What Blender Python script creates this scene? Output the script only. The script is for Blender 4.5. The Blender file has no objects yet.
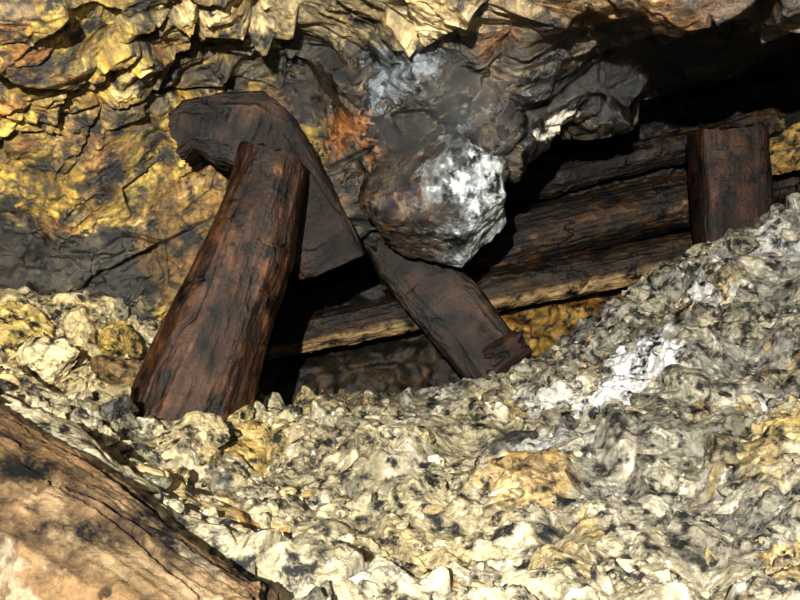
import bpy, math
import numpy as np
from mathutils import Vector
rng = np.random.default_rng(7)

# ------------------------------------------------------------------ noise
def h01(ix, iy, iz, s):
    h = (ix*374761393 + iy*668265263 + iz*1103515245 + s*69069) & 0xffffffff
    h = ((h ^ (h >> 13))*1274126177) & 0xffffffff
    h = ((h ^ (h >> 16))*1103515247) & 0xffffffff
    h = h ^ (h >> 15)
    return h/4294967296.0

def vn(p, s=0):
    i = np.floor(p).astype(np.int64); f = p-i; f = f*f*f*(f*(f*6-15)+10)
    out = 0
    for a in (0, 1):
        wa = f[:, 0] if a else 1-f[:, 0]
        for b in (0, 1):
            wb = f[:, 1] if b else 1-f[:, 1]
            for c in (0, 1):
                wc = f[:, 2] if c else 1-f[:, 2]
                out = out+wa*wb*wc*h01(i[:, 0]+a, i[:, 1]+b, i[:, 2]+c, s)
    return out*2-1

def fbm(p, o=4, s=0, g=.5):
    r = 0; a = 1; t = 0
    for k in range(o):
        r = r+a*vn(p*(2.03**k)+k*17.3, s+k*31); t += a; a *= g
    return r/t*1.5

def voro(p, s=0):
    i = np.floor(p).astype(np.int64)
    n = len(p); F1 = np.full(n, 9.); F2 = np.full(n, 9.)
    R = np.zeros((n, 3)); D = np.zeros((n, 3))
    for a in (-1, 0, 1):
        for b in (-1, 0, 1):
            for c in (-1, 0, 1):
                x = i[:, 0]+a; y = i[:, 1]+b; z = i[:, 2]+c
                r0 = h01(x, y, z, s); r1 = h01(x, y, z, s+101); r2 = h01(x, y, z, s+202)
                d = np.stack([x+r0, y+r1, z+r2], 1)-p
                q = np.sqrt((d*d).sum(1))
                m = q < F1
                F2 = np.where(m, F1, np.minimum(F2, q))
                F1 = np.where(m, q, F1)
                R[m, 0] = h01(x[m], y[m], z[m], s+303); R[m, 1] = r0[m]; R[m, 2] = r1[m]
                D[m] = d[m]
    return F1, F2, R, D

def facet(p, s=0, tilt=1.2, soft=.22):
    """tilted-plane blocks that fade to zero on cell borders -> broken but continuous rock"""
    F1, F2, R, D = voro(p, s)
    v = (R[:, 0]-.5)+tilt*(((R*7.31) % 1-.5)*D).sum(1)
    e = F2-F1
    k = np.clip(e/soft, 0, 1); k = k*k*(3-2*k)
    return v*k, np.clip(e/.10, 0, 1), R

def planes(p, s=0, o=3):
    """max of several tilted saw profiles: big flat fracture faces with crisp edges"""
    r = np.random.default_rng(s); out = np.full(len(p), -9.)
    for k in range(o):
        d = r.normal(size=3); d /= np.linalg.norm(d)
        t = p@d*r.uniform(.8, 1.3)+r.uniform(0, 9)
        f = np.abs((t % 1)-.5)*2
        out = np.maximum(out, f*r.uniform(.6, 1.))
    return out-.5

def sstep(a, b, x):
    t = np.clip((x-a)/(b-a), 0, 1); return t*t*(3-2*t)

def mix(c, col, w):
    return c*(1-w[:, None])+np.asarray(col, float)[None, :]*w[:, None]

# ------------------------------------------------------------------ mesh helpers
def new_mesh(name, V, F, col=None, mat=None, smooth=True):
    me = bpy.data.meshes.new(name)
    V = np.ascontiguousarray(V, dtype=np.float32); F = np.ascontiguousarray(F, dtype=np.int32)
    k = F.shape[1]
    me.vertices.add(len(V)); me.vertices.foreach_set('co', V.ravel())
    me.loops.add(F.size); me.loops.foreach_set('vertex_index', F.ravel())
    me.polygons.add(len(F))
    me.polygons.foreach_set('loop_start', np.arange(0, F.size, k, dtype=np.int32))
    try: me.polygons.foreach_set('loop_total', np.full(len(F), k, dtype=np.int32))
    except Exception: pass
    me.update(calc_edges=True)
    me.polygons.foreach_set('use_smooth', np.full(len(F), smooth))
    if col is not None:
        a = me.color_attributes.new('Col', 'FLOAT_COLOR', 'POINT')
        a.data.foreach_set('color', np.clip(col, 0, 1).astype(np.float32).ravel())
    me.validate(); me.update()
    ob = bpy.data.objects.new(name, me); bpy.context.collection.objects.link(ob)
    if mat: me.materials.append(mat)
    return ob

def grid_faces(n, m, wrap=False):
    i = np.arange(n-1)[:, None]; j = np.arange(m if wrap else m-1)[None, :]
    j2 = (j+1) % m
    a = i*m+j; b = i*m+j2; c = (i+1)*m+j2; d = (i+1)*m+j
    return np.stack([a, b, c, d], -1).reshape(-1, 4)

def grid_normals(P):
    du = np.gradient(P, axis=1); dv = np.gradient(P, axis=0)
    n = np.cross(du, dv); n /= np.linalg.norm(n, axis=2, keepdims=True)+1e-9
    return n

def catmull(C, t):
    n = len(C); i = np.clip(np.floor(t).astype(int), 0, n-2); f = (t-i)
    f = f.reshape((-1,)+(1,)*(C.ndim-1))
    p0 = C[np.clip(i-1, 0, n-1)]; p1 = C[i]; p2 = C[i+1]; p3 = C[np.clip(i+2, 0, n-1)]
    m1 = (p2-p0)/2; m2 = (p3-p1)/2
    f2 = f*f; f3 = f2*f
    return (2*f3-3*f2+1)*p1+(f3-2*f2+f)*m1+(-2*f3+3*f2)*p2+(f3-f2)*m2

def linear(C, t):
    n = len(C); i = np.clip(np.floor(t).astype(int), 0, n-2); f = (t-i).reshape((-1,)+(1,)*(C.ndim-1))
    return C[i]*(1-f)+C[i+1]*f

# ------------------------------------------------------------------ materials
def make_mat(name, nscale, var, bump, bscale, rwet=.28, rdry=.85, spec=.5, tint=(1, 1, 1), tscale=14):
    m = bpy.data.materials.new(name); m.use_nodes = True
    nt = m.node_tree; N = nt.nodes; L = nt.links
    bs = N['Principled BSDF']
    at = N.new('ShaderNodeAttribute'); at.attribute_name = 'Col'
    tc = N.new('ShaderNodeTexCoord')
    n1 = N.new('ShaderNodeTexNoise'); n1.inputs['Scale'].default_value = nscale
    n1.inputs['Detail'].default_value = 8; n1.inputs['Roughness'].default_value = .75
    L.new(tc.outputs['Object'], n1.inputs['Vector'])
    mr = N.new('ShaderNodeMapRange')
    mr.inputs['From Min'].default_value = .3; mr.inputs['From Max'].default_value = .7
    mr.inputs['To Min'].default_value = 1-var; mr.inputs['To Max'].default_value = 1+var
    L.new(n1.outputs['Fac'], mr.inputs['Value'])
    mx = N.new('ShaderNodeVectorMath'); mx.operation = 'SCALE'
    L.new(at.outputs['Color'], mx.inputs[0]); L.new(mr.outputs['Result'], mx.inputs['Scale'])
    n3 = N.new('ShaderNodeTexNoise'); n3.inputs['Scale'].default_value = tscale
    n3.inputs['Detail'].default_value = 9; n3.inputs['Roughness'].default_value = .7
    L.new(tc.outputs['Object'], n3.inputs['Vector'])
    m3 = N.new('ShaderNodeMapRange'); m3.inputs['From Min'].default_value = .48; m3.inputs['From Max'].default_value = .60
    L.new(n3.outputs['Fac'], m3.inputs['Value'])
    tm = N.new('ShaderNodeVectorMath'); tm.operation = 'MULTIPLY'; tm.inputs[1].default_value = tint
    L.new(mx.outputs['Vector'], tm.inputs[0])
    mi = N.new('ShaderNodeMix'); mi.data_type = 'VECTOR'
    L.new(m3.outputs['Result'], mi.inputs['Factor'])
    vs = [i for i in mi.inputs if i.type == 'VECTOR']
    L.new(mx.outputs['Vector'], vs[0]); L.new(tm.outputs['Vector'], vs[1])
    vo = [o for o in mi.outputs if o.type == 'VECTOR'][0]
    L.new(vo, bs.inputs['Base Color'])
    rr = N.new('ShaderNodeMapRange')
    rr.inputs['To Min'].default_value = rdry; rr.inputs['To Max'].default_value = rwet
    L.new(at.outputs['Alpha'], rr.inputs['Value']); L.new(rr.outputs['Result'], bs.inputs['Roughness'])
    n2 = N.new('ShaderNodeTexNoise'); n2.inputs['Scale'].default_value = bscale
    n2.inputs['Detail'].default_value = 8; n2.inputs['Roughness'].default_value = .7
    L.new(tc.outputs['Object'], n2.inputs['Vector'])
    b = N.new('ShaderNodeBump'); b.inputs['Strength'].default_value = .9; b.inputs['Distance'].default_value = bump
    L.new(n2.outputs['Fac'], b.inputs['Height']); L.new(b.outputs['Normal'], bs.inputs['Normal'])
    bs.inputs['Specular IOR Level'].default_value = spec
    return m

M_roof = make_mat('ochre_rock', 50, .6, .022, 32, rwet=.12, spec=.9, tint=(.74, .68, .60), tscale=9)
M_back = make_mat('back_rock', 40, .5, .012, 40, tint=(.5, .4, .3))
M_mud = make_mat('muddy_rubble', 55, .45, .014, 50, rwet=.28, tint=(.74, .73, .71), tscale=16)
M_stone = make_mat('rubble_stone', 45, .45, .014, 55, tint=(.74, .72, .66), tscale=20)
M_wood = make_mat('wet_timber', 40, .6, .008, 60, rwet=.36, rdry=.85, spec=.30, tint=(.6, .52, .45), tscale=10)
M_oldwood = make_mat('pale_timber', 50, .45, .012, 60, rwet=.6, rdry=.95, spec=.2, tint=(.72, .67, .60), tscale=6)

# ================================================================== CEILING
# fan-shaped survey sections: bearing k (x = k*y), lip height, depths at brow, upper, lower, lip
sec = np.array([
 (-.80, .04, 2.2, 2.65, 3.0, 3.30), (-.50, .02, 2.2, 2.65, 3.0, 3.30), (-.375, .00, 2.35, 2.85, 3.15, 3.32), (-.25, .04, 2.5, 3.18, 3.38, 3.45),
 (-.125, .150, 2.5, 3.24, 3.42, 3.45), (-.05, .24, 2.4, 2.95, 3.25, 3.32), (.025, .25, 2.3, 2.70, 2.96, 3.03), (.0875, .30, 2.25, 2.62, 2.84, 2.94),
 (.131, .43, 2.2, 2.58, 2.83, 2.94), (.17, .60, 2.2, 2.6, 2.95, 3.20), (.25, .80, 2.2, 2.65, 3.05, 3.35), (.375, .98, 2.2, 2.7, 3.15, 3.50),
 (.50, 1.06, 2.2, 2.7, 3.15, 3.50), (.80, 1.14, 2.2, 2.7, 3.15, 3.50)])
ctrl = []
for k, ze, y0, ya, yb, ye in sec:
    row = [(k*2.6, .2, 1.45), (k*2.5, 1.3, 1.25)]
    se = ze/ye
    for f, y in ((0, y0), (1/3, ya), (2/3, yb), (1, ye)):
        row.append((k*y, y, y*(.40+(se-.40)*f)))
    if k < -.3:
        row += [(k*3.6, 3.6, ze-.25), (k*3.9, 3.95, ze-.6), (k*4.4, 4.4, ze-.9)]
    elif k < 0:
        row += [(k*3.75, 3.75, ze+.05), (k*4.2, 4.2, ze+.15), (k*4.8, 4.8, ze+.3)]
    else:
        row += [(k*(ye+.35), ye+.35, ze+.16), (k*4.3, 4.3, max(1.0, ze+.25)), (k*4.9, 4.9, 1.3)]
    ctrl.append(row)
ctrl = np.array(ctrl)
ks = np.linspace(-.78, .78, 1000)
ci = np.interp(ks, sec[:, 0], np.arange(len(sec)))
tt = np.concatenate([np.linspace(0, 1.8, 50, endpoint=False), np.linspace(1.8, 5.4, 600, endpoint=False), np.linspace(5.4, 8, 80)])
A = catmull(ctrl, ci)
P = catmull(np.swapaxes(A, 0, 1), tt)
n, m = P.shape[:2]
Nn = grid_normals(P)
for _ in range(12):
    Nn[1:-1, 1:-1] = (Nn[1:-1, 1:-1]+Nn[:-2, 1:-1]+Nn[2:, 1:-1]+Nn[1:-1, :-2]+Nn[1:-1, 2:])/5
Nn /= np.linalg.norm(Nn, axis=2, keepdims=True)
if Nn[200, 400, 2] > 0: Nn = -Nn
p = P.reshape(-1, 3); nn = Nn.reshape(-1, 3)
U = np.tile(ks*8+4, (n, 1)).ravel()
Vv = np.repeat((tt-2)/3, m)
w1 = np.stack([fbm(p*2, 3, 5), fbm(p*2, 3, 6), fbm(p*2, 3, 7)], 1)*.03
w2 = np.stack([fbm(p*14, 3, 8), fbm(p*14, 3, 9), fbm(p*14, 3, 10)], 1)*.004
q = p+w1+w2
ca, sa = math.cos(.5), math.sin(.5)
qr = np.stack([q[:, 0]*ca+q[:, 2]*sa, q[:, 1], -q[:, 0]*sa+q[:, 2]*ca], 1)
f1, c1, r1 = facet(qr*np.array([1.7, 1.9, 2.8]), 11, 1.3, soft=.07)
f2, c2, r2 = facet(qr*np.array([4.0, 4.5, 6.]), 22, 1.6, soft=.06)
f3, c3, r3 = facet(qr*np.array([12, 13, 17.]), 33, 1.5, soft=.10)
f4, c4, r4 = facet(qr*np.array([38, 40, 48.]), 34, 1.3, soft=.25)
big = fbm(p*1.6, 3, 40)
pl = planes(qr*np.array([1.8, 2, 2.6]), 5, 4); pl2 = planes(qr*np.array([5, 5.5, 7.5]), 9, 4)
rough = sstep(-.3, .4, fbm(p*3, 3, 48))
lf = sstep(3.6, 2.4, U)
bul = np.exp(-(((U-4.75)/.45)**2+((Vv-.84)/.18)**2))
disp = big*.05+(f1*.11+pl*.055)*(1-.6*bul)+(f2*.045+pl2*.016)*(1-.7*bul)+f3*.016*(.3+rough*(.5+lf))+f4*.008*(.15+rough*(.4+lf))-(1-c1)*.004
disp = disp*(1-.5*np.exp(-(((U-2.6)/.9)**2+((Vv-.7)/.35)**2)))
P2 = p+nn*disp[:, None]
# colours
n1 = fbm(p*3.0, 5, 60); n2 = fbm(qr*np.array([5, 6, 12.]), 6, 61, .7); n3 = fbm(p*30, 4, 62, .65); n4 = fbm(p*9, 6, 63, .7); n5 = fbm(p*70, 3, 64, .6)
st = fbm(qr*np.array([6, 7, 34.]), 5, 65, .65)
c = np.tile(np.array([.46, .34, .075]), (len(p), 1))
c = mix(c, (.62, .55, .30), sstep(.12, .35, n2)*.8)
c = mix(c, (.54, .37, .05), sstep(.25, .5, n1+.4*n3))
c = mix(c, (.20, .12, .03), sstep(.0, .35, n4)*.75)
c = mix(c, (.30, .12, .02), sstep(.22, .42, fbm(p*6, 6, 77, .65))*.7)
c = mix(c, (.09, .085, .06), sstep(.08, .30, fbm(p*5, 6, 70, .65))*.75)
c = mix(c, (.045, .036, .022), sstep(.26, .5, fbm(p*16, 5, 71, .65))*.65)
wet = .35+.4*n1+.3*n4
def blob(c, wet, u, v, ru, rv, col, wt=.5, amt=1., jag=.8):
    d = np.sqrt(((U-u)/ru)**2+((Vv-v)/rv)**2)+jag*(.5*n1+.5*n4+.35*n3+.2*n5)
    w = sstep(1.12, .85, d)*amt
    return mix(c, col, w), wet*(1-w)+wt*w
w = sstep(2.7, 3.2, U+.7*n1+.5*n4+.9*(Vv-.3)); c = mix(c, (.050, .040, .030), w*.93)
c, wet = blob(c, wet, 3.7, .06, 1.4, .22, (.58, .48, .26), .5)
c, wet = blob(c, wet, 5.2, .14, .9, .18, (.54, .44, .25), .8, .9)
c, wet = blob(c, wet, 6.2, .10, 1.0, .26, (.32, .18, .05), .8, .85, 1.1)
c, wet = blob(c, wet, 7.4, .12, .9, .24, (.15, .10, .065), .9, .8)
c, wet = blob(c, wet, .7, .88, 1.1, .13, (.030, .031, .030), .8, .95)
c, wet = blob(c, wet, 1.9, .78, .5, .2, (.24, .14, .03), .6, .8)
c, wet = blob(c, wet, 2.4, .30, .9, .06, (.07, .066, .05), .8, .85)
c, wet = blob(c, wet, 3.3, .42, .5, .14, (.035, .028, .020), .85, .95)
c, wet = blob(c, wet, 3.5, .58, .34, .08, (.20, .08, .015), .6, .85, 1.3)
c, wet = blob(c, wet, 3.0, .62, .2, .1, (.34, .25, .04), .6, .8, 1.1)
c, wet = blob(c, wet, 3.9, .75, .35, .12, (.13, .07, .03), .8, .8, 1.1)
c, wet = blob(c, wet, 4.45, .50, .6, .18, (.06, .066, .072), .95, .8)
c, wet = blob(c, wet, 5.0, .33, .40, .09, (.30, .13, .025), .7, .75, 1.3)
c, wet = blob(c, wet, 5.9, .30, .35, .07, (.28, .12, .02), .7, .7, 1.3)
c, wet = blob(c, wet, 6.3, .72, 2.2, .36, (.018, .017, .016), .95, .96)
c, wet = blob(c, wet, 6.9, .50, .8, .07, (.15, .155, .16), .9, .6, 1.2)
vein = sstep(.05, .0, np.abs(fbm(qr*np.array([2.5, 3, 7.]), 5, 80)))*sstep(3.0, 4, U)*sstep(.75, .3, Vv)
c = mix(c, (.50, .41, .26), vein*.65)
slab = np.where(U > 2.6, .55+.8*r1[:, 0], 1.)
c *= np.clip(1+.6*n3+.3*n2+.35*n5+.45*st*sstep(2.5, 4, U), .15, 2.2)[:, None]*(.7+.3*c2)[:, None]*(.75+.25*c1)[:, None]*(.7+.6*r2[:, :1])*(.85+.3*r3[:, :1])*slab[:, None]
c, wet = blob(c, wet, 4.12, .34, .36, .08, (.24, .31, .40), .9, .75, 1.6)  # glossy bluish highlight painted into the roof colour
c, wet = blob(c, wet, 4.9, .60, .28, .08, (.16, .20, .26), .9, .6, 1.6)
bk = P2[:, 0]/np.maximum(P2[:, 1], .3); bz_ = P2[:, 2]/np.maximum(P2[:, 1], .3)
near = (np.abs(bk-.2) < .01) & (np.abs(bz_-.206) < .01) & (Vv < 1.25)
if near.any():
    sp0 = P2[near][np.argmin(P2[near][:, 1])]
    d = P2-sp0; al = d[:, 0]*.87+d[:, 2]*.5; ac = -d[:, 0]*.5+d[:, 2]*.87
    w = sstep(1.1, .8, np.sqrt((al/.12)**2+(ac/.032)**2+(d[:, 1]/.3)**2)+.3*n3)
    c = mix(c, (1., 1., .97), w)
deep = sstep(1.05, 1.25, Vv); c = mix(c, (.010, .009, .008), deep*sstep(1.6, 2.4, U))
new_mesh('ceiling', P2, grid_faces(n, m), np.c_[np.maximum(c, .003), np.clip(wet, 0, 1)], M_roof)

# ================================================================== FLOOR
gp = np.array([
 (-2.4,.5,-.7),(-.8,.5,-.80),(0,.5,-.76),(.8,.5,-.72),(2.4,.5,-.3),
 (-1.2,1.10,-.70),(-.7,1.05,-.74),(-.1,1.25,-.585),(.4,1.4,-.55),(1.0,1.4,-.48),(2.2,1.4,-.05),
 (-1.3,1.9,-.20),(-.84,1.68,-.235),(-.69,1.60,-.285),(-.47,1.52,-.385),(-.31,1.42,-.46),
 (-2.0,1.9,-.15),(-1.05,2.05,-.275),(-.9,2.2,-.345),(-.62,1.95,-.445),(-.34,1.7,-.51),(0,2.1,-.53),(.575,2.3,-.43),(.825,2.2,-.41),(1.0,2.0,-.37),(1.25,2.5,-.15),(2.2,2.3,.3),
 (-1.25,2.5,-.28),(-2.0,2.6,-.1),(-.675,2.5,-.42),(-.735,2.8,-.38),(-.35,2.8,-.43),(.3,2.8,-.39),
 (-1.02,3.05,-.30),(-1.1,3.3,-.05),(-1.4,3.05,-.12),(-1.6,3.3,.05),(-2.2,3.3,.1),(-.62,3.2,-.41),(-.2,3.3,-.40),(0,3.35,-.40),(.34,3.3,-.34),(.68,3.35,-.16),
 (.68,2.7,-.27),(.95,3.0,-.09),(1.06,3.4,.08),(1.275,3.4,.22),(1.65,3.3,.38),(2.4,3.3,.75),(1.45,2.9,.13),
 (-1.6,4.0,-.5),(-.6,3.9,-.62),(0,3.9,-.6),(.7,3.9,-.35),(1.3,3.9,-.05),(2.0,3.9,.35),(-1.5,4.9,-.7),(0,4.9,-.7),(1.2,4.9,-.4),(2.4,4.9,.2)])
def tps(r2): return .5*r2*np.log(r2+1e-12)
X = gp[:, :2]; d2 = ((X[:, None]-X[None])**2).sum(2)
K = tps(d2)+np.eye(len(X))*.001; Q = np.c_[np.ones(len(X)), X]
S = np.linalg.solve(np.block([[K, Q], [Q.T, np.zeros((3, 3))]]), np.r_[gp[:, 2], 0, 0, 0])
gx = np.linspace(-2.3, 2.4, 1100); gy = np.concatenate([np.linspace(.5, 1.3, 80, endpoint=False), np.linspace(1.3, 3.6, 680, endpoint=False), np.linspace(3.6, 4.9, 70)])
GX, GY = np.meshgrid(gx, gy)
xy = np.c_[GX.ravel(), GY.ravel()]
z = S[-3]+xy@S[-2:]
for i in range(len(X)): z = z+S[i]*tps(((xy-X[i])**2).sum(1))
p = np.c_[xy, z]
GN = grid_normals(p.reshape(GX.shape+(3,))).reshape(-1, 3)
if GN[:, 2].mean() < 0: GN = -GN
wv = np.stack([fbm(p*5, 3, 105), fbm(p*5, 3, 106), fbm(p*5, 3, 107)], 1)*.03
q = p+wv
f1, c1, r1 = facet(q*np.array([3.2, 3.2, 4.]), 111, soft=.3); f2, c2, r2 = facet(q*8.5, 122, 1.6, soft=.12)
f3, c3, r3 = facet(q*23, 133, 1.6, soft=.15); f4, c4, r4 = facet(q*58, 134, 1.5, soft=.3)
rough = sstep(-.1, .4, fbm(p*2.8, 4, 148)); rough2 = sstep(-.05, .4, fbm(p*5, 4, 149))
lump = fbm(p*4, 4, 140); mid = fbm(p*12, 5, 145, .6)
edge = 1-.6*sstep(-.1, -.4, xy[:, 0])*sstep(2.0, 1.7, xy[:, 1])
disp = (lump*.065+f1*.09+f2*.046*(.25+.9*rough)+f3*.017*(.15+.9*rough2)+f4*.007*(.3+.7*rough)+mid*.008)*edge
D3 = p+GN*disp[:, None]
GZ = D3[:, 2].reshape(GX.shape)
n1 = fbm(p*2.5, 5, 160); n2 = fbm(p*8, 6, 161, .65); n3 = fbm(p*35, 4, 162, .65); n4 = fbm(p*5, 6, 163, .6); n5 = fbm(p*90, 3, 164)
c = np.tile(np.array([.335, .295, .190]), (len(p), 1))
c = mix(c, (.225, .216, .185), sstep(-.3, .5, (xy[:, 0]-.5)*.6+(xy[:, 1]-2.4)*.3+n1*.7))
c = mix(c, (.46, .42, .32), sstep(.15, .5, n2)*.6)
c = mix(c, (.15, .14, .11), sstep(.15, .5, n4)*.55)
c = mix(c, (.08, .072, .055), sstep(.40, .62, fbm(p*14, 5, 171, .65))*.7)
c = mix(c, (.45, .30, .07), sstep(.34, .58, fbm(p*4.3, 6, 170, .65))*.55)
c = mix(c, (.60, .58, .50), sstep(.50, .66, fbm(p*22, 5, 172, .65))*.7)
wet = np.clip(.5+.7*n4, 0, 1)
def gblob(c, x, y, r, col, amt=1., jag=.8):
    d = np.sqrt(((xy[:, 0]-x)/r)**2+((xy[:, 1]-y)/r)**2)+jag*(.5*n2+.5*n4+.4*n3)
    return mix(c, col, sstep(1.15, .7, d)*amt)
c = gblob(c, 1.0, 2.05, .22, (.48, .36, .13), .6); c = gblob(c, .33, 2.2, .14, (.46, .30, .09), .6)
c = gblob(c, -.52, 2.6, .16, (.48, .34, .10), .7); c = gblob(c, -.29, 1.85, .08, (.4, .19, .03), .6)
c = gblob(c, .05, 1.8, .16, (.44, .35, .16), .5); c = gblob(c, -1.3, 2.9, .5, (.56, .45, .22), .7)
c = gblob(c, .36, 2.5, .09, (.05, .05, .045), .8); c = gblob(c, -.22, 3.2, .25, (.12, .09, .05), .8)
c *= np.clip(1+.35*n3+.25*n2+.2*n5, .25, 2)[:, None]*(.85+.15*c2)[:, None]*(.8+.2*c3)[:, None]*(.82+.36*r2[:, :1])*(.82+.36*r3[:, :1])*(.9+.2*r4[:, :1])
c = gblob(c, .68, 2.62, .13, (.92, .95, 1.0), .95, .7); c = gblob(c, .83, 2.78, .15, (.74, .77, .81), .85, 1.1); c = gblob(c, .52, 2.85, .13, (.56, .57, .57), .7, 1.2)
c = gblob(c, 1.18, 3.0, .10, (.60, .62, .63), .7, 1.2); c = gblob(c, 1.45, 3.1, .12, (.48, .49, .49), .6, 1.3); c = gblob(c, .45, 2.5, .12, (.48, .49, .47), .5, 1.3)
ncol = np.maximum(c, .006)
new_mesh('floor', D3, grid_faces(*GX.shape), np.c_[ncol, wet], M_mud)
COLG = ncol.reshape(GX.shape+(3,))
def gsample(x, y):
    j = np.clip(np.searchsorted(gx, x), 0, len(gx)-1); i = np.clip(np.searchsorted(gy, y), 0, len(gy)-1)
    return GZ[i, j], COLG[i, j]

# ================================================================== BACK WALL
bx = np.linspace(-2.6, 3.0, 420); bz = np.linspace(-.9, 1.6, 220)
BX, BZ = np.meshgrid(bx, bz)
line = -.07+.217*BX
BY = 4.35-.25*sstep(.0, -.35, BZ-line)
BY = BY-.5*sstep(1.75, 2.6, BX)-.3*sstep(-1.2, -2.2, BX)
p = np.c_[BX.ravel(), BY.ravel(), BZ.ravel()]
f1, c1, r1 = facet(p*3, 211); f2, c2, r2 = facet(p*9, 222)
n1 = fbm(p*3, 5, 230); n2 = fbm(p*12, 5, 231, .65)
p[:, 1] -= f1*.16+f2*.08+n2*.02+n1*.05
c = np.tile(np.array([.012, .010, .008]), (len(p), 1))  # near-black base puts the void's shadow into the rock colour
low = sstep(.1, -.05, (BZ-line).ravel())*(.05+.95*sstep(.15, .5, BX.ravel()+.2*n1))  # yellow held back on the left, where the shadow is painted
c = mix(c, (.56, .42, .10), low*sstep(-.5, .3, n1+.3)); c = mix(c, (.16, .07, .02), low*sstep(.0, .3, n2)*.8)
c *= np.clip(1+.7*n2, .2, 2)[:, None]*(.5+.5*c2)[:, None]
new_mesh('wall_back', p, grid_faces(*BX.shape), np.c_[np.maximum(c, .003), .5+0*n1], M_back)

# ================================================================== TIMBERS
def sweep(name, C, Av, Bv, ex=1., seed=0, dark=(.03, .014, .008), light=(.16, .07, .03), wetv=.7, n_len=260, n_ang=150,
          grain=.004, lump=.06, cracks=.02, mat=None, parent=None, endrough=.02, paint=None, ncrack=1.0, rotw=.5, interp=catmull):
    C = np.array(C, float); Av = np.array(Av, float); Bv = np.array(Bv, float)
    L = np.linalg.norm(np.diff(C, axis=0), axis=1).sum()
    t = np.linspace(0, len(C)-1, n_len)
    c = interp(C, t); a = interp(Av, t); b = interp(Bv, t)
    capn = 14; fr = np.linspace(0, .985, capn)
    c = np.r_[np.repeat(c[:1], capn, 0), c, np.repeat(c[-1:], capn, 0)]
    a = np.r_[a[0]*fr[:, None], a, a[-1]*fr[::-1, None]]; b = np.r_[b[0]*fr[:, None], b, b[-1]*fr[::-1, None]]
    s = np.r_[np.zeros(capn), np.linspace(0, L, n_len), np.full(capn, L)]
    ph = np.linspace(0, 2*np.pi, n_ang, endpoint=False)
    cs, sn = np.cos(ph), np.sin(ph)
    sp = lambda v: np.sign(v)*np.abs(v)**ex
    off = a[:, None]*sp(cs)[None, :, None]+b[:, None]*sp(sn)[None, :, None]
    Pm = (c[:, None]+off)
    rad = np.linalg.norm(off, axis=2, keepdims=True); dirv = off/(rad+1e-6)
    Sg = np.repeat(s[:, None], n_ang, 1)
    R0 = max(np.linalg.norm(Av[0]), np.linalg.norm(Bv[0]))
    oa = (off*(Av[0]/np.linalg.norm(Av[0]))).sum(2); ob_ = (off*(Bv[0]/np.linalg.norm(Bv[0]))).sum(2)
    q = np.stack([oa, ob_, Sg], 2).reshape(-1, 3)+seed*3.7
    qs = q+.008*np.stack([fbm(q*7, 3, seed+20), fbm(q*7, 3, seed+21), 0*q[:, 0]], 1)
    g1 = fbm(qs*np.array([60, 60, 3.]), 4, seed+1, .6); g2 = fbm(q*np.array([9, 9, 4.]), 4, seed+2)
    rot = fbm(q*np.array([22, 22, 14.]), 5, seed+14, .65)
    kn = fbm(q*np.array([4, 4, 2.]), 3, seed+3)
    warp = q+.02*np.stack([g2, g2, g2], 1)
    cr = np.abs(vn(warp*np.array([10, 10, 1.2])*ncrack, seed+9)); crk = sstep(.035, .0, cr)*sstep(.0, .3, kn+.1)
    cx = np.abs(vn((q+.012*np.stack([rot, rot, rot], 1))*np.array([4, 4, 7.]), seed+10)); crx = sstep(.03, .0, cx)*sstep(.1, .4, g2)
    scl = np.minimum(1, (rad.reshape(-1)/(R0+1e-6)))
    dd = (kn*lump*R0*1.6+g2*lump*R0*.7+g1*grain+rot*grain*rotw*2-crk*cracks-crx*cracks*.5)*scl
    V = Pm.reshape(-1, 3)+dirv.reshape(-1, 3)*dd[:, None]
    ax0 = C[0]-C[1]; ax0 /= np.linalg.norm(ax0); ax1 = C[-1]-C[-2]; ax1 /= np.linalg.norm(ax1)
    e = fbm(np.stack([oa, ob_, 0*Sg], 2).reshape(-1, 3)*30+seed, 3, seed+5)*endrough
    w0 = sstep(.06, 0, Sg).ravel(); w1 = sstep(L-.06, L, Sg).ravel()
    V += ax0*(e*w0)[:, None]+ax1*(e*w1)[:, None]
    col = np.tile(np.array(dark, float), (len(V), 1))
    col = mix(col, light, sstep(-.2, .9, g1*.4+g2*.6+rot*.5))
    col = mix(col, np.array(light)*1.5, sstep(.4, .9, rot*.7+.4*g1+.3*kn)*.5)
    col = mix(col, np.array(dark)*.3, np.clip(crk+crx, 0, 1))
    if paint: col = paint(col, V, q, g1, g2, rot)
    wt = np.clip(wetv+.35*g2+.3*rot, 0, 1)
    F = grid_faces(len(c), n_ang, True)
    o = new_mesh(name, V, F, np.c_[np.maximum(col, .002), wt], mat or M_wood)
    if parent: o.parent = parent
    return o

def log(name, p0, p1, r0, r1, flat=1., bend=(0, 0, 0), **kw):
    p0 = np.array(p0, float); p1 = np.array(p1, float); ax = (p1-p0)/np.linalg.norm(p1-p0)
    A = np.cross(ax, (0, 1, 0)); A /= np.linalg.norm(A); B = np.cross(ax, A)
    ts = np.linspace(0, 1, 6)
    C = [p0+(p1-p0)*t+np.array(bend)*math.sin(math.pi*t) for t in ts]
    return sweep(name, C, [A*(r0+(r1-r0)*t) for t in ts], [B*flat*(r0+(r1-r0)*t) for t in ts], **kw)

def ribbon(name, outer, inner, ys, th, **kw):
    o = np.array(outer, float); i = np.array(inner, float); ys = np.array(ys, float)
    C = np.c_[(o+i)[:, 0]/2, ys+th/2, (o+i)[:, 1]/2]
    A = np.c_[(o-i)[:, 0]/2, 0*ys, (o-i)[:, 1]/2]
    B = np.tile([0, th/2, 0], (len(ys), 1))
    return sweep(name, C, A, B, interp=linear, **kw)

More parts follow.
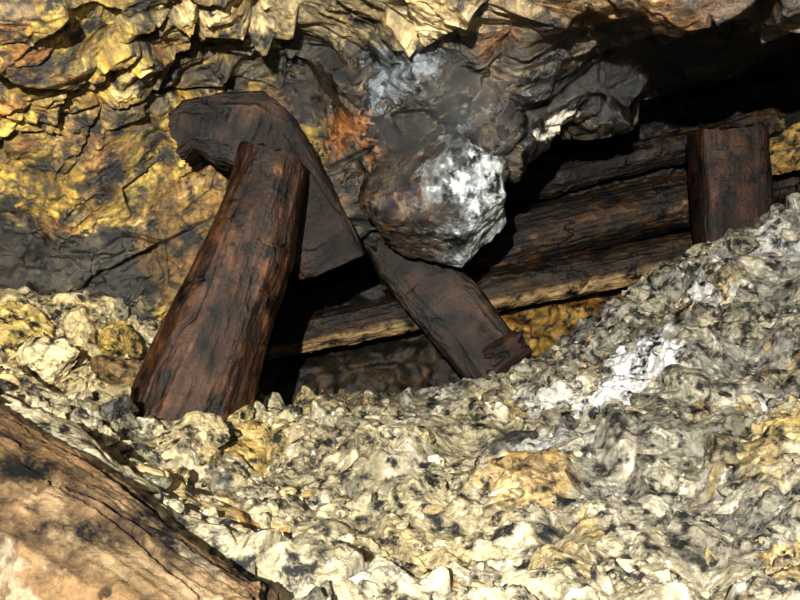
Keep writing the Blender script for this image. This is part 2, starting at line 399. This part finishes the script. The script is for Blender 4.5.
log('timber_prop', (-.765, 2.80, -.46), (-.472, 2.98, .53), .200, .132, seed=3, dark=(.026, .013, .0065), light=(.120, .060, .030),
    n_len=420, n_ang=280, cracks=.020, wetv=.85, bend=(.015, 0, -.01), lump=.08, grain=.003, endrough=.012)
ribbon('timber_cap_slab',
  [(-.862,.690),(-.812,.740),(-.659,.775),(-.5115,.780),(-.400,.69),(-.325,.55),(-.24,.38),(-.140,.190)],
  [(-.815,.530),(-.765,.560),(-.700,.515),(-.62,.495),(-.523,.465),(-.465,.349),(-.434,.213),(-.395,.080)],
  [2.96,2.96,2.96,2.97,3.02,3.07,3.12,3.16], .17, ex=.28, seed=12, dark=(.012,.0065,.0035), light=(.055,.027,.013), n_len=340, n_ang=300, lump=.045, wetv=.6, cracks=.016, grain=.006, endrough=.015, rotw=.5)
ribbon('fallen_timber_beam',
  [(.115,.245),(.160,.205),(.220,.150),(.318,.060),(.418,-.091),(.475,-.165)],
  [(-.132,.205),(-.09,.110),(0,0),(.103,-.124),(.2145,-.256),(.309,-.36)],
  [3.28,3.28,3.28,3.26,3.23,3.21], .18, ex=.28, seed=21, dark=(.010,.0055,.003), light=(.045,.023,.011), n_len=280, n_ang=260, lump=.06, wetv=.6, endrough=.035, cracks=.016, grain=.006, rotw=.5)
log('broken_timber_stub', (.38, 3.23, -.24), (.49, 3.20, -.165), .07, .05, seed=26, dark=(.022,.010,.006), light=(.09,.035,.017), endrough=.03, n_len=100, n_ang=80, lump=.2, wetv=.4)
log('timber_prop', (1.52, 3.62, .02), (1.475, 3.60, .76), .165, .16, flat=.7, seed=31, ex=.4, dark=(.016,.008,.004), light=(.080,.034,.013), n_len=260, n_ang=220, lump=.04, cracks=.006, wetv=.6, grain=.003)
def palebase(col, V, q, g1, g2, rot):
    w = sstep(-.01, -.06, V[:, 2]-(-.07+.217*V[:, 0])+.02*rot)
    col = mix(col, (.50, .40, .23), w*.85*sstep(-.8, .1, g1*.5+rot+.4))
    return col*np.where(V[:, 0] < .2, .75, 1.)[:, None]
def rotten(col, V, q, g1, g2, rot):
    col = mix(col, (.28, .22, .13), sstep(.45, .8, rot+.3*g2)*.6)
    return mix(col, (.008, .006, .005), sstep(-.05, .40, fbm(q*np.array([6, 6, 4.]), 5, 77, .6))*.88)
log('lagging_log', (-1.1, 4.02, -.30), (1.9, 3.98, .345), .095, .10, seed=41, dark=(.012,.008,.005), light=(.06,.034,.015), n_len=500, n_ang=120, paint=palebase, wetv=.5, lump=.12, grain=.007)
log('lagging_log', (-.1, 4.13, .16), (1.95, 4.07, .625), .155, .145, seed=44, dark=(.014,.009,.005), light=(.105,.058,.022), n_len=420, n_ang=180, wetv=.6, lump=.08, paint=rotten, grain=.006)
log('lagging_log', (.2, 4.24, .50), (1.95, 4.12, .90), .09, .08, seed=47, dark=(.012,.008,.005), light=(.10,.066,.034), n_len=320, n_ang=110, wetv=.5, lump=.14, paint=rotten, grain=.009)
def dusty(col, V, q, g1, g2, rot):
    f = fbm(q*np.array([5, 5, 3.]), 6, 78, .65)
    col = mix(col, (.25, .20, .13), sstep(-.1, .5, f)*.6)
    col = mix(col, (.22, .125, .055), sstep(.1, .5, fbm(q*np.array([6, 6, 3.]), 6, 81, .65))*.35)
    col = mix(col, (.08, .055, .028), sstep(.15, .5, fbm(q*np.array([34, 34, 6.]), 4, 79, .65))*.65)
    return mix(col, (.34, .31, .25), sstep(.28, .58, fbm(q*np.array([14, 14, 6.]), 6, 83, .7))*.45)
log('foreground_log', (-1.35, 1.66, -.12), (-.275, 1.24, -.60), .17, .165, seed=52, dark=(.080, .053, .028), light=(.165, .11, .06), n_len=600, n_ang=360,
    lump=.06, cracks=.016, wetv=.15, grain=.007, mat=M_oldwood, ncrack=1.5, paint=dusty, rotw=.6)

# ================================================================== STONES
def ico(sub):
    import bmesh
    bm = bmesh.new(); bmesh.ops.create_icosphere(bm, subdivisions=sub, radius=1)
    V = np.array([v.co[:] for v in bm.verts]); F = np.array([[v.index for v in f.verts] for f in bm.faces]); bm.free()
    V /= np.linalg.norm(V, axis=1, keepdims=True); return V, F
ICO = {s: ico(s) for s in (2, 3, 5, 7)}
def stone(center, size, sub, col, seed, asp=None):
    r = np.random.default_rng(seed); V, F = ICO[sub]
    nP = r.integers(9, 16); N = r.normal(size=(nP, 3)); N /= np.linalg.norm(N, axis=1, keepdims=True)
    h = r.uniform(.55, 1., nP)
    dt = V@N.T; rr = np.where(dt > .05, h/np.maximum(dt, .05), 9).min(1); rr = np.minimum(rr, 1.25)
    W = V*rr[:, None]*(asp if asp is not None else r.uniform([.8, .7, .5], [1.4, 1.1, .9]))
    a, b, cc = r.uniform(-.5, .5), r.uniform(-.5, .5), r.uniform(0, 6.28)
    Rz = np.array([[math.cos(cc), -math.sin(cc), 0], [math.sin(cc), math.cos(cc), 0], [0, 0, 1]])
    Rx = np.array([[1, 0, 0], [0, math.cos(a), -math.sin(a)], [0, math.sin(a), math.cos(a)]])
    Ry = np.array([[math.cos(b), 0, math.sin(b)], [0, 1, 0], [-math.sin(b), 0, math.cos(b)]])
    W = W@(Rz@Rx@Ry).T*size
    C0 = np.tile(np.array(col, float), (len(V), 1))
    if sub >= 3:
        nz = fbm(V*2.5+seed, 4, 5, .6); W *= (1+.10*nz)[:, None]
        C0 = C0*(1+.5*nz)[:, None]
    if sub == 5:
        nz = fbm(V*6+seed, 4, 6, .65); W *= (1+.05*nz)[:, None]; C0 = C0*np.clip(1+.6*nz, .2, 2)[:, None]
    return W+np.array(center), F, C0
pal = np.array([(.48,.45,.35),(.40,.37,.28),(.28,.27,.23),(.52,.48,.38),(.11,.11,.09),(.40,.28,.11),(.34,.32,.27),(.56,.54,.46)])
VS, FS, CS = [], [], []; base = 0
def add(t):
    global base
    VS.append(t[0]); FS.append(t[1]+base); CS.append(t[2]); base += len(t[0])
k = 0
while k < 2700:
    y = rng.uniform(1.3, 3.5); x = rng.uniform(-.62, .62)*y
    if x < -.15 and y < 1.66-.39*(x+1.35)+.24: continue
    if (x+.76)**2+(y-2.85)**2 < .04: continue
    if k > 400 and vn(np.array([[x*3.5, y*3.5, 0.]]), 91)[0] < rng.uniform(-.6, .3): continue
    s = .004+.016*rng.random()**3 if k > 400 else (rng.uniform(.014, .040) if k > 70 else rng.uniform(.04, .075))
    if x < -.7 and y > 2.3 and 70 < k and rng.random() < .35: s *= 1.9
    zz, cc = gsample(x, y)
    col = pal[rng.integers(len(pal))]*(.35 if k > 70 else .2)+cc*.7
    add(stone((x, y, zz-s*(.2 if k > 70 else .35)), s, 5 if k <= 70 else (3 if s > .013 else 2), col*rng.uniform(.6, 1.25), k)); k += 1
for (x, y, dz, s, col) in [
  (-1.30,2.85,.02,.13,(.58,.50,.31)),(-1.42,3.0,.10,.12,(.54,.42,.16)),(-1.16,2.70,.0,.09,(.53,.48,.35)),(-1.02,2.95,.04,.12,(.17,.11,.045)),(-1.12,3.1,.08,.10,(.34,.24,.07)),
  (-1.0,2.4,.0,.09,(.52,.46,.31)),(-.87,2.4,.0,.075,(.06,.06,.055)),(-1.15,2.3,.0,.07,(.10,.09,.07)),(-.72,2.25,.0,.06,(.08,.075,.06)),(-.9,2.62,.02,.06,(.52,.43,.26)),
  (-.55,2.75,.03,.06,(.40,.32,.16)),(-.98,2.78,.02,.06,(.10,.08,.05)),(-.62,2.35,.0,.09,(.40,.34,.21)),(-.60,2.05,.0,.07,(.46,.39,.21)),(-1.24,2.55,.0,.08,(.48,.38,.2)),(-1.45,2.75,.02,.08,(.6,.55,.4)),
  (-.72,2.0,.0,.05,(.07,.07,.06)),(-.45,1.85,.0,.05,(.45,.4,.29)),(-.95,2.12,.0,.06,(.46,.4,.28)),
  (.38,2.55,.03,.05,(.04,.04,.035)),(1.15,2.75,.02,.06,(.16,.15,.12)),(1.3,2.5,.0,.09,(.22,.21,.18)),(.9,2.5,.0,.07,(.26,.25,.20)),(1.0,3.1,.03,.06,(.26,.25,.2)),
  (.1,3.1,.0,.07,(.16,.14,.10)),(.25,2.9,.0,.08,(.24,.22,.16)),(-.1,2.9,.0,.07,(.28,.26,.17)),(1.35,3.15,.03,.07,(.2,.19,.15)),(-.35,3.05,.02,.07,(.26,.21,.11))]:
    zz, _ = gsample(x, y); add(stone((x, y, zz+dz-.01), s, 5, col, int(1000*s+100*x+7*y)+999))
V = np.concatenate(VS); F = np.concatenate(FS); Cc = np.concatenate(CS)
new_mesh('rubble_stones', V, F, np.c_[np.maximum(Cc, .01), np.full(len(V), .5)], M_stone, smooth=False)

V, F, Cc = stone((1.84, 3.72, .70), .17, 5, (.22, .14, .04), 5, asp=np.array([1.1, 1, .8]))
new_mesh('rock_boulder', V, F, np.c_[np.maximum(Cc, .01), np.full(len(V), .5)], M_stone, smooth=False)

# angular crusted block hanging from the roof
V, F = ICO[7]
N = np.array([(-.40,-.90,-.15),(.42,-.88,-.05),(1,-.15,.0),(.72,-.25,-.65),(-.25,-.35,-.9),(-.75,-.35,-.60),(-.6,-.6,.6),(.5,-.6,.6),(0,1,0),(.1,-.75,-.68)], float)
N /= np.linalg.norm(N, axis=1, keepdims=True)
h = np.array([.145,.150,.205,.175,.160,.235,.155,.20,.25,.155])
dt = V@N.T; rr = np.where(dt > .03, h/np.maximum(dt, .03), 9).min(1); rr = np.minimum(rr, .34)
W = V*rr[:, None]
W = W*(1+.07*fbm(W*8, 4, 301, .6)+.035*fbm(W*30, 4, 302, .65))[:, None]
C0 = np.array([.175, 2.95, .395]); b1 = fbm(W*10, 5, 303, .65); b2 = fbm(W*40, 4, 304, .65)
cc = np.tile(np.array([.065, .055, .045]), (len(W), 1))
cc = mix(cc, (.030, .030, .031), sstep(.0, .4, b1)*.7)
cc = mix(cc, (.17, .085, .022), sstep(.3, .55, fbm(W*9, 5, 309, .65))*.6)
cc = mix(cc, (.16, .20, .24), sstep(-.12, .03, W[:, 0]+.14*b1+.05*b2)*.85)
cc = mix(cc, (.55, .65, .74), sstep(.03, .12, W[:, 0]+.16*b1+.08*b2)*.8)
cc *= np.clip(1+.6*b2+.4*b1, .2, 1.8)[:, None]
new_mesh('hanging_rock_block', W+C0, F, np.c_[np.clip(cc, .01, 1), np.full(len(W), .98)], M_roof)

# ================================================================== LIGHT, CAMERA
def point(name, loc, e, r, col):
    l = bpy.data.lights.new(name, 'POINT'); l.energy = e; l.shadow_soft_size = r; l.color = col
    o = bpy.data.objects.new(name, l); o.location = loc; bpy.context.collection.objects.link(o); return o
point('camera_flash', (-.36, -1.2, .50), 2200, .02, (1, .965, .88))  # main light: the camera flash, set left of and behind the camera
point('fill_light', (.1, -.4, .30), 65, .02, (1, .97, .95))  # added weak fill for faint light and glints, no real source there
w = bpy.data.worlds.new('World'); bpy.context.scene.world = w; w.use_nodes = True
w.node_tree.nodes['Background'].inputs['Color'].default_value = (.5, .45, .4, 1)
w.node_tree.nodes['Background'].inputs['Strength'].default_value = .002
cam = bpy.data.cameras.new('camera'); cam.sensor_width = 36; cam.lens = 36
co = bpy.data.objects.new('camera', cam); co.location = (0, 0, 0); co.rotation_euler = (math.radians(90), 0, 0)
bpy.context.collection.objects.link(co); bpy.context.scene.camera = co
cam.clip_start = .05
try:
    bpy.context.scene.view_settings.view_transform = 'Standard'
    bpy.context.scene.view_settings.look = 'Medium High Contrast'
except Exception: pass
